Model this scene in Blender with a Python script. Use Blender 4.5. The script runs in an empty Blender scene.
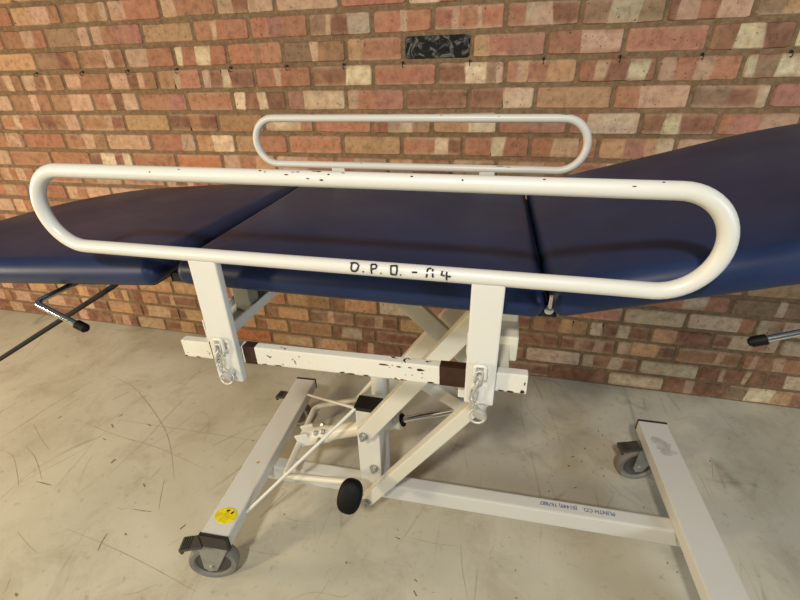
import bpy, bmesh, math, random
from mathutils import Vector, Matrix
S = bpy.context.scene
COL = S.collection
R = math.radians

# ------------------------------------------------------------------ camera
CAM_F, YAW, PITCH, ROLL = 422.605, -0.24202, 0.48363, -0.02086      # focal length in px of an 800 px wide frame
CAM_LOC = Vector((0.1258, -1.6061, 1.1923))
fwd = Vector((math.sin(YAW) * math.cos(PITCH), math.cos(YAW) * math.cos(PITCH), -math.sin(PITCH)))
rgt0 = Vector((math.cos(YAW), -math.sin(YAW), 0))
up0 = rgt0.cross(fwd)
rgt = rgt0 * math.cos(ROLL) + up0 * math.sin(ROLL)
upv = up0 * math.cos(ROLL) - rgt0 * math.sin(ROLL)
cd = bpy.data.cameras.new('camera')
cam = bpy.data.objects.new('camera', cd)
COL.objects.link(cam)
m = Matrix((rgt, upv, -fwd)).transposed().to_4x4()
m.translation = CAM_LOC
cam.matrix_world = m
cd.sensor_width = 36
cd.lens = CAM_F * 36 / 800
cd.clip_start = 0.02
S.camera = cam

# ------------------------------------------------------------------ light
S.view_settings.view_transform = 'Standard'
S.view_settings.look = 'None'
S.view_settings.gamma = 1
S.view_settings.use_curve_mapping = False
S.view_settings.exposure = -0.32
w = bpy.data.worlds.new('room_light')
S.world = w
w.use_nodes = True
bg = w.node_tree.nodes['Background']
bg.inputs[0].default_value = (0.82, 0.90, 1.0, 1)
bg.inputs[1].default_value = 0.16

def area(name, loc, target, size, power, col, sy=None):
    l = bpy.data.lights.new(name, 'AREA')
    l.size = size
    if sy:
        l.shape = 'RECTANGLE'; l.size_y = sy
    l.energy = power
    l.color = col
    o = bpy.data.objects.new(name, l)
    COL.objects.link(o)
    o.location = loc
    o.rotation_euler = (Vector(target) - Vector(loc)).to_track_quat('-Z', 'Y').to_euler()
    return o
area('warm_lamp', (-2.15, -2.85, 1.5), (-0.7, -0.9, 0.0), 0.28, 50, (1.0, 0.81, 0.52))
area('low_fill', (-3.0, -1.7, 0.85), (-0.3, 0.0, 0.15), 0.45, 40, (1.0, 0.83, 0.57))  # added warm fill to brighten the wall under the couch, no actual window
area('cool_window', (2.4, -2.6, 1.5), (0.4, -0.3, 0.1), 0.7, 40, (0.72, 0.87, 1.0))
area('ceiling_lamp', (-0.05, -2.65, 2.4), (-0.05, -0.9, 0.7), 0.16, 54, (1.0, 0.945, 0.85))

# ------------------------------------------------------------------ helpers
def lin(h):
    if isinstance(h, str):
        h = [int(h.lstrip('#')[i:i + 2], 16) for i in (0, 2, 4)]
    c = [v / 255 for v in h]
    return tuple((x / 12.92 if x <= 0.04045 else ((x + 0.055) / 1.055) ** 2.4) for x in c)

def new_mat(name):
    mt = bpy.data.materials.new(name)
    mt.use_nodes = True
    nt = mt.node_tree
    return mt, nt, nt.nodes['Principled BSDF']

def N(nt, kind, **kw):
    n = nt.nodes.new(kind)
    for k, v in kw.items():
        if k.startswith('i_'):
            key = k[2:]
            n.inputs[int(key) if key.isdigit() else key].default_value = v
        else:
            setattr(n, k, v)
    return n

def noise(nt, scale, detail=4, rough=0.55, dist=0.0, coord='Object', vec=None):
    n = N(nt, 'ShaderNodeTexNoise')
    n.inputs['Scale'].default_value = scale
    n.inputs['Detail'].default_value = detail
    n.inputs['Roughness'].default_value = rough
    n.inputs['Distortion'].default_value = dist
    if vec is None:
        tc = N(nt, 'ShaderNodeTexCoord')
        vec = tc.outputs[coord]
    nt.links.new(vec, n.inputs['Vector'])
    return n

def ramp(nt, sock, stops):
    r = N(nt, 'ShaderNodeValToRGB')
    el = r.color_ramp.elements
    while len(el) < len(stops):
        el.new(0.5)
    for e, (p, c) in zip(el, stops):
        e.position = p
        e.color = (c[0], c[1], c[2], 1) if not isinstance(c, (int, float)) else (c, c, c, 1)
    nt.links.new(sock, r.inputs[0])
    return r

def mix(nt, fac, a, b, mode='MIX'):
    n = N(nt, 'ShaderNodeMix', data_type='RGBA', blend_type=mode)
    for sock, v in ((n.inputs[0], fac), (n.inputs[6], a), (n.inputs[7], b)):
        if hasattr(v, 'is_linked'):
            nt.links.new(v, sock)
        elif isinstance(v, (int, float)):
            sock.default_value = v
        else:
            sock.default_value = (v[0], v[1], v[2], 1)
    return n.outputs[2]

def bump(nt, sock, strength, dist, bsdf):
    b = N(nt, 'ShaderNodeBump')
    b.inputs['Strength'].default_value = strength
    b.inputs['Distance'].default_value = dist
    nt.links.new(sock, b.inputs['Height'])
    nt.links.new(b.outputs[0], bsdf.inputs['Normal'])

def simple(name, hexc, rough=0.5, metal=0.0, var=0.12, scale=40):
    mt, nt, b = new_mat(name)
    c = lin(hexc)
    n = noise(nt, scale)
    r = ramp(nt, n.outputs[0], [(0.3, tuple(x * (1 - var) for x in c)), (0.7, tuple(min(1, x * (1 + var)) for x in c))])
    nt.links.new(r.outputs[0], b.inputs['Base Color'])
    b.inputs['Roughness'].default_value = rough
    b.inputs['Metallic'].default_value = metal
    return mt

def paint(name, hexc, chip=0.70, stain=0.25, rough=0.38):
    """white enamel with handling stains and small dark chips"""
    mt, nt, b = new_mat(name)
    c = lin(hexc)
    n1 = noise(nt, 7, 5)
    warm = tuple(a * k for a, k in zip(c, (0.93, 0.86, 0.72)))
    f = ramp(nt, n1.outputs[0], [(0.45, 0.0), (0.75, stain)])
    base = mix(nt, f.outputs[0], c, warm)
    n2 = noise(nt, 85, 3, 0.6, 0.6)
    n3 = noise(nt, 9, 2)
    mul = N(nt, 'ShaderNodeMath', operation='MULTIPLY_ADD')
    nt.links.new(n3.outputs[0], mul.inputs[0]); mul.inputs[1].default_value = 0.45
    nt.links.new(n2.outputs[0], mul.inputs[2])
    f2 = ramp(nt, mul.outputs[0], [(chip + 0.225, 0.0), (chip + 0.24, 1.0)])
    base = mix(nt, f2.outputs[0], base, lin('#2a211a'))
    nt.links.new(base, b.inputs['Base Color'])
    b.inputs['Roughness'].default_value = rough
    bump(nt, f2.outputs[0], -0.3, 0.001, b)
    return mt

def mesh_obj(name, bm, mat, parent=None, smooth=None):
    me = bpy.data.meshes.new(name)
    bmesh.ops.recalc_face_normals(bm, faces=bm.faces)
    bm.to_mesh(me)
    bm.free()
    if smooth is not None:
        me.polygons.foreach_set('use_smooth', [True] * len(me.polygons))
        if smooth < 180:
            me.set_sharp_from_angle(angle=R(smooth))
    me.materials.append(mat)
    o = bpy.data.objects.new(name, me)
    COL.objects.link(o)
    o.parent = parent
    return o

def box(bm, x0, x1, y0, y1, z0, z1, bev=0.003, mtx=None):
    g = bmesh.ops.create_cube(bm, size=1)
    vs = g['verts']
    for v in vs:
        v.co = Vector(((x0 + x1) / 2 + v.co.x * (x1 - x0), (y0 + y1) / 2 + v.co.y * (y1 - y0), (z0 + z1) / 2 + v.co.z * (z1 - z0)))
    if mtx:
        for v in vs:
            v.co = mtx @ v.co
    if bev:
        es = list({e for v in vs for e in v.link_edges})
        bmesh.ops.bevel(bm, geom=es, offset=bev, segments=2, profile=0.6, affect='EDGES')

def frame_mtx(p0, p1, up=(0, 0, 1)):
    """x axis along p0->p1, z close to up, origin p0"""
    p0 = Vector(p0); p1 = Vector(p1)
    x = (p1 - p0).normalized()
    y = Vector(up).cross(x).normalized()
    z = x.cross(y)
    mt = Matrix((x, y, z)).transposed().to_4x4()
    mt.translation = p0
    return mt, (p1 - p0).length

def beam(bm, p0, p1, wd, ht, bev=0.003, up=(0, 0, 1), dz=0.0):
    mt, L = frame_mtx(p0, p1, up)
    box(bm, 0, L, -wd / 2, wd / 2, -ht / 2 + dz, ht / 2 + dz, bev, mt)

def fillet(pts, rad, n=10):
    pts = [Vector(p) for p in pts]
    out = [pts[0]]
    for i in range(1, len(pts) - 1):
        a, b, c = pts[i - 1], pts[i], pts[i + 1]
        d1 = (a - b).normalized(); d2 = (c - b).normalized()
        ang = d1.angle(d2)
        if ang > R(178):
            out.append(b); continue
        r = rad[i] if isinstance(rad, (list, tuple)) else rad
        t = r / math.tan(ang / 2)
        t = min(t, 0.49 * (a - b).length, 0.49 * (c - b).length)
        r = t * math.tan(ang / 2)
        cen = b + (d1 + d2).normalized() * (r / math.sin(ang / 2))
        s = b + d1 * t - cen; e = b + d2 * t - cen
        tot = s.angle(e)
        for k in range(n + 1):
            f = k / n
            out.append(cen + (s * math.sin((1 - f) * tot) + e * math.sin(f * tot)) / math.sin(tot))
    out.append(pts[-1])
    return out

def tube(bm, pts, r, seg=16, closed=False, cap=True):
    pts = [Vector(p) for p in pts]
    if not closed:
        q = [pts[0]]
        for p in pts[1:]:
            if (p - q[-1]).length > 1e-6:
                q.append(p)
        pts = q
    n = len(pts)
    tang = []
    for i in range(n):
        a = pts[i - 1] if (i > 0 or closed) else pts[i]
        b = pts[(i + 1) % n] if (i < n - 1 or closed) else pts[i]
        tang.append((b - a).normalized())
    nrm = tang[0].orthogonal().normalized()
    rings = []
    for i in range(n):
        if i:
            nrm = (nrm - tang[i] * nrm.dot(tang[i])).normalized()
        bi = tang[i].cross(nrm)
        rr = r[i] if isinstance(r, (list, tuple)) else r
        rings.append([bm.verts.new(pts[i] + (nrm * math.cos(2 * math.pi * k / seg) + bi * math.sin(2 * math.pi * k / seg)) * rr) for k in range(seg)])
    for i in range(n if closed else n - 1):
        A = rings[i]; B = rings[(i + 1) % n]
        off = 0
        if closed and i == n - 1:
            off = min(range(seg), key=lambda s: (A[0].co - B[s].co).length)
        for k in range(seg):
            bm.faces.new((A[k], A[(k + 1) % seg], B[(k + 1 + off) % seg], B[(k + off) % seg]))
    if cap and not closed:
        bm.faces.new(rings[0][::-1]); bm.faces.new(rings[-1])

def lathe(bm, prof, p0, axis, seg=32):
    """prof: (distance along axis, radius)"""
    ax = Vector(axis).normalized(); p0 = Vector(p0)
    tube(bm, [p0 + ax * (d + i * 1e-5) for i, (d, _) in enumerate(prof)], [max(r, 1e-4) for _, r in prof], seg)

def lathe2(bm, prof, p0, axis, seg=32, closed=False):
    ax = Vector(axis).normalized(); p0 = Vector(p0)
    n = ax.orthogonal().normalized(); b = ax.cross(n)
    rings = []
    for d, r in prof:
        rings.append([bm.verts.new(p0 + ax * d + (n * math.cos(2 * math.pi * k / seg) + b * math.sin(2 * math.pi * k / seg)) * max(r, 1e-4)) for k in range(seg)])
    m_ = len(rings)
    for i in range(m_ if closed else m_ - 1):
        A = rings[i]; B = rings[(i + 1) % m_]
        for k in range(seg):
            bm.faces.new((A[k], A[(k + 1) % seg], B[(k + 1) % seg], B[k]))
    if not closed:
        bm.faces.new(rings[0][::-1]); bm.faces.new(rings[-1])

def prism(bm, poly, axis_pt, ex):
    """extrude a 3d polygon by vector ex"""
    ex = Vector(ex)
    a = [bm.verts.new(Vector(p)) for p in poly]
    b = [bm.verts.new(Vector(p) + ex) for p in poly]
    n = len(a)
    bm.faces.new(a[::-1]); bm.faces.new(b)
    for i in range(n):
        bm.faces.new((a[i], a[(i + 1) % n], b[(i + 1) % n], b[i]))

# ------------------------------------------------------------------ materials
M = {}
M['white'] = paint('white_enamel', '#CDCBC2', chip=0.80)
M['white_worn'] = paint('worn_white_enamel', '#D3CFC2', chip=0.665, stain=0.35)
M['cream'] = paint('cream_enamel', '#CDC8B8', chip=0.78, stain=0.45)
M['black_rubber'] = simple('black_rubber', '#060607', 0.6)
M['black_tape'] = simple('black_tape', '#0B0B0C', 0.5)
M['plastic'] = simple('dark_brown_plastic', '#2A2420', 0.5)
M['rust'] = simple('bare_brown_steel', '#3B2415', 0.55, 0.3, 0.35, 60)
M['tyre'] = simple('grey_rubber', '#77736C', 0.6, 0, 0.15, 30)
M['zinc'] = simple('zinc_plate', '#A9A8A2', 0.35, 0.7, 0.12, 50)
M['nickel'] = simple('dull_nickel', '#B9B7AE', 0.4, 0.35, 0.12, 50)
M['smudge'] = simple('dust', '#B0ACA4', 0.8, 0, 0.2, 40)
M['spot'] = simple('orange_spot', '#C58A4A', 0.6)
M['black_paint'] = simple('black_paint', '#0A0908', 0.95)
M['shade_grey'] = simple('shade_grey', '#7F7B6C', 0.6)  # left stand-offs: shade under the cushion put into the base colour
M['pedal_grey'] = simple('pedal_grey', '#4B4843', 0.45, 0.3)
M['hub'] = simple('hub_plastic', '#4A4743', 0.5, 0, 0.1, 30)
M['chrome'] = simple('chrome', '#D5D5D2', 0.16, 1.0, 0.05, 20)
M['dark_steel'] = simple('dark_steel', '#2B2624', 0.4, 0.6, 0.2, 30)
M['ink'] = simple('marker_ink', '#0C0C0E', 0.5)
M['blue_ink'] = simple('blue_ink', '#30508C', 0.5)
M['board'] = simple('black_board', '#141418', 0.7)
M['yellow'] = simple('yellow_sticker', '#D8C81E', 0.35, 0, 0.25, 90)

M['black_rubber'].node_tree.nodes['Principled BSDF'].inputs['Specular IOR Level'].default_value = 0.2
mt, nt, b = new_mat('navy_vinyl')
n = noise(nt, 5, 4)
r = ramp(nt, n.outputs[0], [(0.3, lin('#1C2641')), (0.7, lin('#24304F'))])
nt.links.new(r.outputs[0], b.inputs['Base Color'])
n2 = noise(nt, 6, 4)
rr = ramp(nt, n2.outputs[0], [(0.3, 0.36), (0.7, 0.46)])
nt.links.new(rr.outputs[0], b.inputs['Roughness'])
b.inputs['Specular IOR Level'].default_value = 0.2
n3 = noise(nt, 420, 2)
bump(nt, n3.outputs[0], 0.06, 0.0006, b)
M['vinyl'] = mt

# brick: colour comes from each brick's own fired pattern (face attribute), plus grain and pits
mt, nt, b = new_mat('fired_brick')
at = N(nt, 'ShaderNodeAttribute', attribute_name='fired')
tc = N(nt, 'ShaderNodeTexCoord')
n = noise(nt, 38, 6, 0.65)
f = ramp(nt, n.outputs[0], [(0.28, 0.55), (0.5, 0.98), (0.75, 1.28)])
hs = N(nt, 'ShaderNodeHueSaturation')
hs.inputs['Saturation'].default_value = 0.95
hs.inputs['Value'].default_value = 1.06
nt.links.new(at.outputs['Color'], hs.inputs['Color'])
c1 = mix(nt, 1.0, hs.outputs[0], f.outputs[0], 'MULTIPLY')
n = noise(nt, 14, 4, 0.6, 0.4)
f = ramp(nt, n.outputs[0], [(0.48, 0.0), (0.70, 0.55)])
lum = ramp(nt, at.outputs['Color'], [(0.03, 0.0), (0.07, 1.0)])
mf = N(nt, 'ShaderNodeMath', operation='MULTIPLY')
nt.links.new(f.outputs[0], mf.inputs[0]); nt.links.new(lum.outputs[0], mf.inputs[1])
c1 = mix(nt, mf.outputs[0], c1, lin('#A68063'))
inv = ramp(nt, at.outputs['Color'], [(0.03, 1.0), (0.06, 0.0)])
n = noise(nt, 28, 5, 0.6, 1.5)
f = ramp(nt, n.outputs[0], [(0.5, 0.0), (0.66, 0.75)])
mf = N(nt, 'ShaderNodeMath', operation='MULTIPLY')
nt.links.new(f.outputs[0], mf.inputs[0]); nt.links.new(inv.outputs[0], mf.inputs[1])
c1 = mix(nt, mf.outputs[0], c1, lin('#7E7C78'))
n = noise(nt, 110, 2, 0.5)
f2 = ramp(nt, n.outputs[0], [(0.67, 0.0), (0.72, 0.85)])
c1 = mix(nt, f2.outputs[0], c1, lin('#3a2519'))
nt.links.new(c1, b.inputs['Base Color'])
b.inputs['Roughness'].default_value = 0.85
b.inputs['Specular IOR Level'].default_value = 0.25
n = noise(nt, 70, 6, 0.7)
s = N(nt, 'ShaderNodeMath', operation='SUBTRACT')
nt.links.new(n.outputs[0], s.inputs[0]); nt.links.new(f2.outputs[0], s.inputs[1])
bump(nt, s.outputs[0], 0.35, 0.004, b)
M['brick'] = mt

mt, nt, b = new_mat('lime_mortar')
n = noise(nt, 60, 6, 0.7)
r = ramp(nt, n.outputs[0], [(0.25, lin('#55442F')), (0.5, lin('#735C42')), (0.75, lin('#8C7457'))])
nt.links.new(r.outputs[0], b.inputs['Base Color'])
b.inputs['Roughness'].default_value = 0.95
bump(nt, n.outputs[0], 0.6, 0.004, b)
M['mortar'] = mt

# painted concrete floor with scuffs and grime
mt, nt, b = new_mat('worn_floor_paint')
n = noise(nt, 1.6, 6, 0.6)
r = ramp(nt, n.outputs[0], [(0.3, lin('#AEA893')), (0.5, lin('#BDB8A4')), (0.72, lin('#CAC5B3'))])
base = r.outputs[0]
n = noise(nt, 5.5, 6, 0.7, 0.5)
f = ramp(nt, n.outputs[0], [(0.50, 0.0), (0.72, 0.55)])
base = mix(nt, f.outputs[0], base, lin('#978A72'))
n = noise(nt, 34, 4, 0.65)
f = ramp(nt, n.outputs[0], [(0.60, 0.0), (0.76, 0.45)])
base = mix(nt, f.outputs[0], base, lin('#6e604b'))
tc = N(nt, 'ShaderNodeTexCoord')
for sc, rot, th, am in ((2.3, 0.5, 0.012, 0.35), (3.4, 1.9, 0.010, 0.3), (5.0, 2.7, 0.012, 0.22)):
    mp = N(nt, 'ShaderNodeMapping')
    mp.inputs['Rotation'].default_value = (0, 0, rot)
    mp.inputs['Scale'].default_value = (1, 0.35, 1)
    nt.links.new(tc.outputs['Object'], mp.inputs[0])
    nz = noise(nt, 1.5, 2, 0.5, 0, vec=mp.outputs[0])
    va = N(nt, 'ShaderNodeVectorMath', operation='MULTIPLY_ADD')
    va.inputs[1].default_value = (0.5, 0.5, 0.5)
    nt.links.new(nz.outputs['Color'], va.inputs[0]); nt.links.new(mp.outputs[0], va.inputs[2])
    vo = N(nt, 'ShaderNodeTexVoronoi', feature='DISTANCE_TO_EDGE')
    vo.inputs['Scale'].default_value = sc
    nt.links.new(va.outputs[0], vo.inputs['Vector'])
    f = ramp(nt, vo.outputs['Distance'], [(0.0, am), (th, 0.0)])
    mk = noise(nt, 4, 3)
    mr = ramp(nt, mk.outputs[0], [(0.5, 0.0), (0.62, 1.0)])
    mm = N(nt, 'ShaderNodeMath', operation='MULTIPLY')
    nt.links.new(f.outputs[0], mm.inputs[0]); nt.links.new(mr.outputs[0], mm.inputs[1])
    base = mix(nt, mm.outputs[0], base, lin('#5f5240'))
nt.links.new(base, b.inputs['Base Color'])
n = noise(nt, 7, 4)
r = ramp(nt, n.outputs[0], [(0.3, 0.45), (0.7, 0.68)])
nt.links.new(r.outputs[0], b.inputs['Roughness'])
b.inputs['Specular IOR Level'].default_value = 0.35
n = noise(nt, 25, 4)
bump(nt, n.outputs[0], 0.08, 0.002, b)
M['floor'] = mt
M['grime'] = simple('floor_grime', '#7A6B54', 0.8, 0, 0.3, 50)
M['grime_light'] = simple('faint_scuff', '#A3967E', 0.8, 0, 0.2, 50)

# ------------------------------------------------------------------ brick wall
PITCH_Z, PITCH_X, COURSES, X0 = 0.07757, 0.225, 16, -1.9250
TOP = PITCH_Z * COURSES
CODES = 'rqodbpcygwk'
FIRED = {'r': (154, 104, 78), 'q': (153, 105, 88), 'o': (160, 100, 65), 'd': (122, 84, 63), 'b': (143, 104, 75), 'p': (174, 140, 114),
         'c': (192, 170, 138), 'y': (168, 130, 92), 'g': (132, 104, 80), 'w': (172, 152, 126), 'k': (22, 22, 22)}
# each course: pairs of (kind, position in mm); kind 0 is a joint, kind n starts a patch of colour CODES[n - 1]
ROWS = {
    -2: (1, -1901, 0, -1844, 8, -1839, 6, -1748, 5, -1659, 0, -1601, 5, -1591, 6, -1515, 5, -1477, 6, -1417, 0, -1381, 6, -1372, 1, -1304, 0, -1151, 6, -1147, 1, -1088, 0, -920, 6, -892, 4, -852, 6, -794, 4, -782, 0, -691, 6, -680, 0, -456, 1, -452, 0, -227, 7, -223, 1, -121, 0, -59),
    -1: (1, -1931, 6, -1831, 1, -1775, 0, -1711, 9, -1704, 6, -1546, 0, -1493, 6, -1488, 1, -1441, 2, -1389, 0, -1253, 8, -1253, 0, -1031, 1, -1031, 6, -956, 1, -935, 0, -802, 1, -759, 2, -728, 1, -674, 0, -576, 9, -572, 6, -510, 4, -492, 10, -431, 0, -347, 1, -336, 6, -251, 1, -228, 0, -142, 1, -135, 6, -81, 1, -58, 6, 1, 1, 14, 0, 87, 1, 93, 10, 147, 6, 156, 4, 226, 6, 286, 0, 309, 9, 314, 10, 387, 9, 470, 0, 541, 4, 544, 6, 570, 1, 623, 6, 673, 0, 763, 9, 771, 8, 834, 0, 929),
    0: (8, -1993, 4, -1821, 9, -1738, 4, -1687, 5, -1626, 0, -1581, 5, -1576, 6, -1454, 4, -1421, 1, -1369, 0, -1359, 6, -1290, 1, -1257, 0, -1136, 7, -1132, 1, -1101, 7, -1044, 1, -980, 0, -909, 1, -900, 5, -798, 1, -774, 0, -683, 9, -671, 6, -575, 5, -548, 0, -444, 8, -437, 1, -383, 0, -242, 11, -239, 0, -13, 8, -6, 1, 44, 2, 107, 2, 138, 0, 219, 1, 225, 6, 319, 1, 331, 0, 444, 1, 485, 0, 670, 4, 678, 7, 739, 4, 808, 7, 866, 0, 885, 7, 888, 0, 1054),
    1: (5, -2039, 6, -2011, 5, -1972, 0, -1917, 6, -1912, 4, -1847, 6, -1793, 5, -1772, 0, -1694, 6, -1694, 1, -1612, 0, -1467, 6, -1462, 4, -1375, 6, -1327, 5, -1299, 0, -1238, 5, -1234, 6, -1160, 1, -1133, 0, -1040, 6, -1035, 4, -1000, 7, -948, 4, -914, 0, -809, 1, -805, 6, -727, 6, -727, 1, -703, 0, -582, 4, -573, 7, -451, 4, -440, 0, -351, 1, -347, 1, -326, 0, -125, 4, -115, 7, -31, 9, 38, 6, 70, 0, 99, 1, 105, 6, 140, 8, 146, 1, 171, 1, 171, 8, 233, 0, 323, 1, 329, 6, 374, 4, 411, 7, 471, 4, 525, 0, 552, 6, 552, 1, 602, 6, 656, 1, 703, 0, 778, 7, 781, 9, 811, 7, 866, 0, 992),
    2: (6, -2080, 0, -2022, 5, -2017, 6, -1910, 5, -1872, 0, -1801, 5, -1795, 6, -1699, 0, -1580, 1, -1565, 6, -1499, 4, -1474, 6, -1424, 0, -1351, 1, -1346, 2, -1212, 0, -1124, 1, -1115, 0, -919, 7, -906, 4, -867, 7, -812, 7, -803, 4, -774, 4, -774, 7, -712, 0, -693, 2, -687, 7, -622, 0, -457, 6, -449, 1, -411, 2, -344, 0, -237, 4, -234, 1, -212, 0, -14, 4, -7, 7, 100, 0, 203, 8, 212, 0, 441, 1, 444, 6, 517, 1, 520, 1, 526, 0, 663, 9, 666, 4, 768, 7, 839, 0, 875, 2, 893, 0, 1089),
    3: (1, -2131, 0, -1901, 4, -1896, 5, -1818, 6, -1758, 0, -1682, 5, -1672, 6, -1551, 4, -1515, 0, -1449, 8, -1439, 0, -1228, 4, -1223, 5, -1133, 4, -1082, 0, -1004, 5, -1004, 0, -801, 6, -801, 7, -758, 1, -649, 0, -592, 1, -584, 0, -363, 1, -355, 6, -302, 7, -257, 8, -213, 0, -140, 8, -133, 7, -9, 8, 1, 0, 90, 1, 93, 2, 190, 0, 318, 1, 318, 10, 377, 0, 540, 4, 546, 7, 607, 4, 653, 0, 759, 1, 764, 2, 797, 6, 872, 0, 976),
    4: (5, -2178, 6, -2141, 5, -2058, 0, -2032, 1, -2023, 0, -1801, 5, -1795, 6, -1696, 5, -1642, 0, -1573, 6, -1562, 0, -1346, 1, -1346, 6, -1194, 0, -1127, 8, -1117, 7, -1046, 0, -945, 8, -932, 1, -842, 0, -711, 1, -702, 0, -482, 8, -474, 0, -251, 1, -243, 7, -128, 4, -80, 0, -26, 1, -19, 7, 73, 1, 117, 0, 205, 1, 212, 6, 278, 1, 362, 0, 426, 8, 435, 2, 506, 8, 567, 7, 603, 0, 659, 6, 673, 0, 876),
    5: (6, -2224, 0, -2156, 1, -2144, 0, -1915, 1, -1912, 0, -1692, 4, -1687, 7, -1632, 4, -1556, 7, -1514, 0, -1466, 1, -1451, 3, -1237, 0, -1019, 6, -1009, 1, -939, 8, -866, 0, -776, 6, -776, 1, -636, 0, -518, 1, -518, 6, -443, 0, -307, 6, -260, 5, -213, 0, -66, 6, -63, 1, 39, 0, 96, 8, 111, 6, 173, 1, 262, 0, 339),
    6: (1, -2270, 6, -2255, 1, -2202, 6, -2160, 1, -2110, 0, -2047, 1, -2035, 0, -1777, 5, -1766, 6, -1698, 0, -1555),
    7: (1, -2316, 6, -2287, 1, -2208, 0, -2138, 1, -2024, 0, -1903, 6, -1901, 1, -1836, 6, -1777, 0, -1641),
    8: (6, -2362, 0, -2270, 6, -2264, 1, -2199, 0, -2042),
    11: (0, 677, 0, 753, 1, 756, 10, 828, 1, 904, 0, 983, 9, 986, 10, 1131, 9, 1156, 0, 1241),
    12: (0, -817, 8, -807, 5, -711, 0, -593, 4, -588, 8, -526, 0, -371, 0, 358, 1, 473, 2, 534, 0, 636, 10, 640, 0, 859, 10, 865, 1, 1036, 0, 1091, 10, 1094, 4, 1117, 10, 1177, 0, 1313),
    13: (0, -1880, 8, -1666, 0, -1459, 8, -1450, 0, -1185, 1, -1004, 0, -829, 8, -819, 5, -721, 0, -601, 4, -596, 8, -532, 0, -374, 10, -374, 4, -355, 0, -281, 4, 249, 0, 297, 5, 305, 4, 349, 8, 409, 5, 456, 0, 521, 10, 529, 4, 571, 10, 630, 4, 671, 0, 751, 8, 755, 4, 841, 0, 966, 4, 969, 10, 1027, 1, 1103, 10, 1152, 0, 1191, 10, 1197, 0, 1410),
    14: (0, -2638, 6, -2623, 4, -2550, 8, -2419, 4, -2305, 0, -2222, 8, -2208, 4, -2167, 8, -2085, 4, -2018, 0, -1926, 4, -1926, 8, -1880, 4, -1848, 8, -1790, 4, -1726, 8, -1670, 0, -1571, 4, -1565, 6, -1498, 4, -1474, 0, -1337, 8, -1331, 4, -1227, 0, -1103, 8, -1036, 0, -949, 4, -943, 8, -879, 0, -716, 9, -711, 6, -624, 9, -594, 0, -489, 4, -475, 6, -392, 4, -354, 0, -278, 4, 257, 0, 419, 4, 424, 6, 480, 4, 492, 6, 554, 4, 593, 0, 639, 10, 646, 9, 654, 8, 699, 4, 795, 0, 860, 5, 868, 6, 1002, 5, 1026, 0, 1091, 5, 1098, 6, 1121, 5, 1141, 6, 1195, 5, 1231, 0, 1321),
    15: (0, -2594, 4, -2594, 6, -2564, 4, -2461, 6, -2288, 4, -2211, 0, -2093, 6, -2093, 4, -2012, 0, -1912, 8, -1898, 8, -1898, 4, -1762, 4, -1762, 0, -1691, 4, -1685, 6, -1659, 4, -1522, 0, -1461, 4, -1461, 8, -1425, 0, -1200, 8, -1108, 0, -1013, 4, -1013, 8, -957, 0, -838, 5, -832, 0, -606, 4, -601, 10, -560, 4, -460, 0, -391, 4, -386, 10, -371, 0, -180, 0, 287, 10, 291, 0, 517, 10, 525, 4, 564, 10, 627, 4, 678, 0, 743, 10, 746, 0, 964, 4, 971, 6, 1035, 4, 1052, 6, 1119, 4, 1136, 0, 1197, 4, 1204, 10, 1261, 0, 1408),
    16: (0, -2730, 4, -2730, 6, -2638, 4, -2533, 6, -2356, 4, -2284, 0, -2156, 6, -2156, 4, -2087, 0, -1923, 4, -1923, 6, -1921, 4, -1896, 6, -1850, 4, -1804, 6, -1725, 0, -1572, 4, -1553, 8, -1478, 4, -1386, 0, -1195, 3, -1102, 0, -943, 8, -938, 6, -855, 0, -714, 4, -714, 10, -693, 8, -661, 4, -541, 0, -483, 4, -480, 6, -435, 4, -404, 0, -266, 9, 274, 4, 326, 6, 381, 0, 402, 4, 414, 0, 635, 7, 643, 0, 855, 4, 874, 6, 930, 4, 963, 0, 1083, 9, 1090, 7, 1153, 8, 1244, 4, 1308, 0, 1378),
}
rnd = random.Random(7)
XL, XR = -5.4, 4.4
STYLES = [('r', [(0, 1, 'r')]), ('r', [(0, .35, 'r'), (.35, .5, 'p'), (.5, 1, 'r')]), ('p', [(0, .2, 'p'), (.25, .5, 'd'), (.5, .62, 'p'), (.62, 1, 'r')]),
          ('b', [(0, .5, 'b'), (.5, .75, 'p'), (.75, 1, 'b')]), ('r', [(0, 1, 'q')]), ('y', [(0, 1, 'y')]), ('d', [(0, .3, 'd'), (.3, .45, 'c'), (.45, .8, 'd'), (.8, 1, 'p')]),
          ('w', [(0, .6, 'w'), (.6, 1, 'r')]), ('p', [(0, 1, 'p')]), ('r', [(0, .55, 'r'), (.55, .65, 'p'), (.65, 1, 'b')])]
def parse(row):
    joints, segs = [], []
    data = ROWS.get(row, ())
    for kind, x in zip(data[0::2], data[1::2]):
        if kind == 0:
            joints.append(x / 1000)
        else:
            segs.append((CODES[kind - 1], x / 1000))
    return joints, segs
verts, faces, cols = [], [], []
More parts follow.
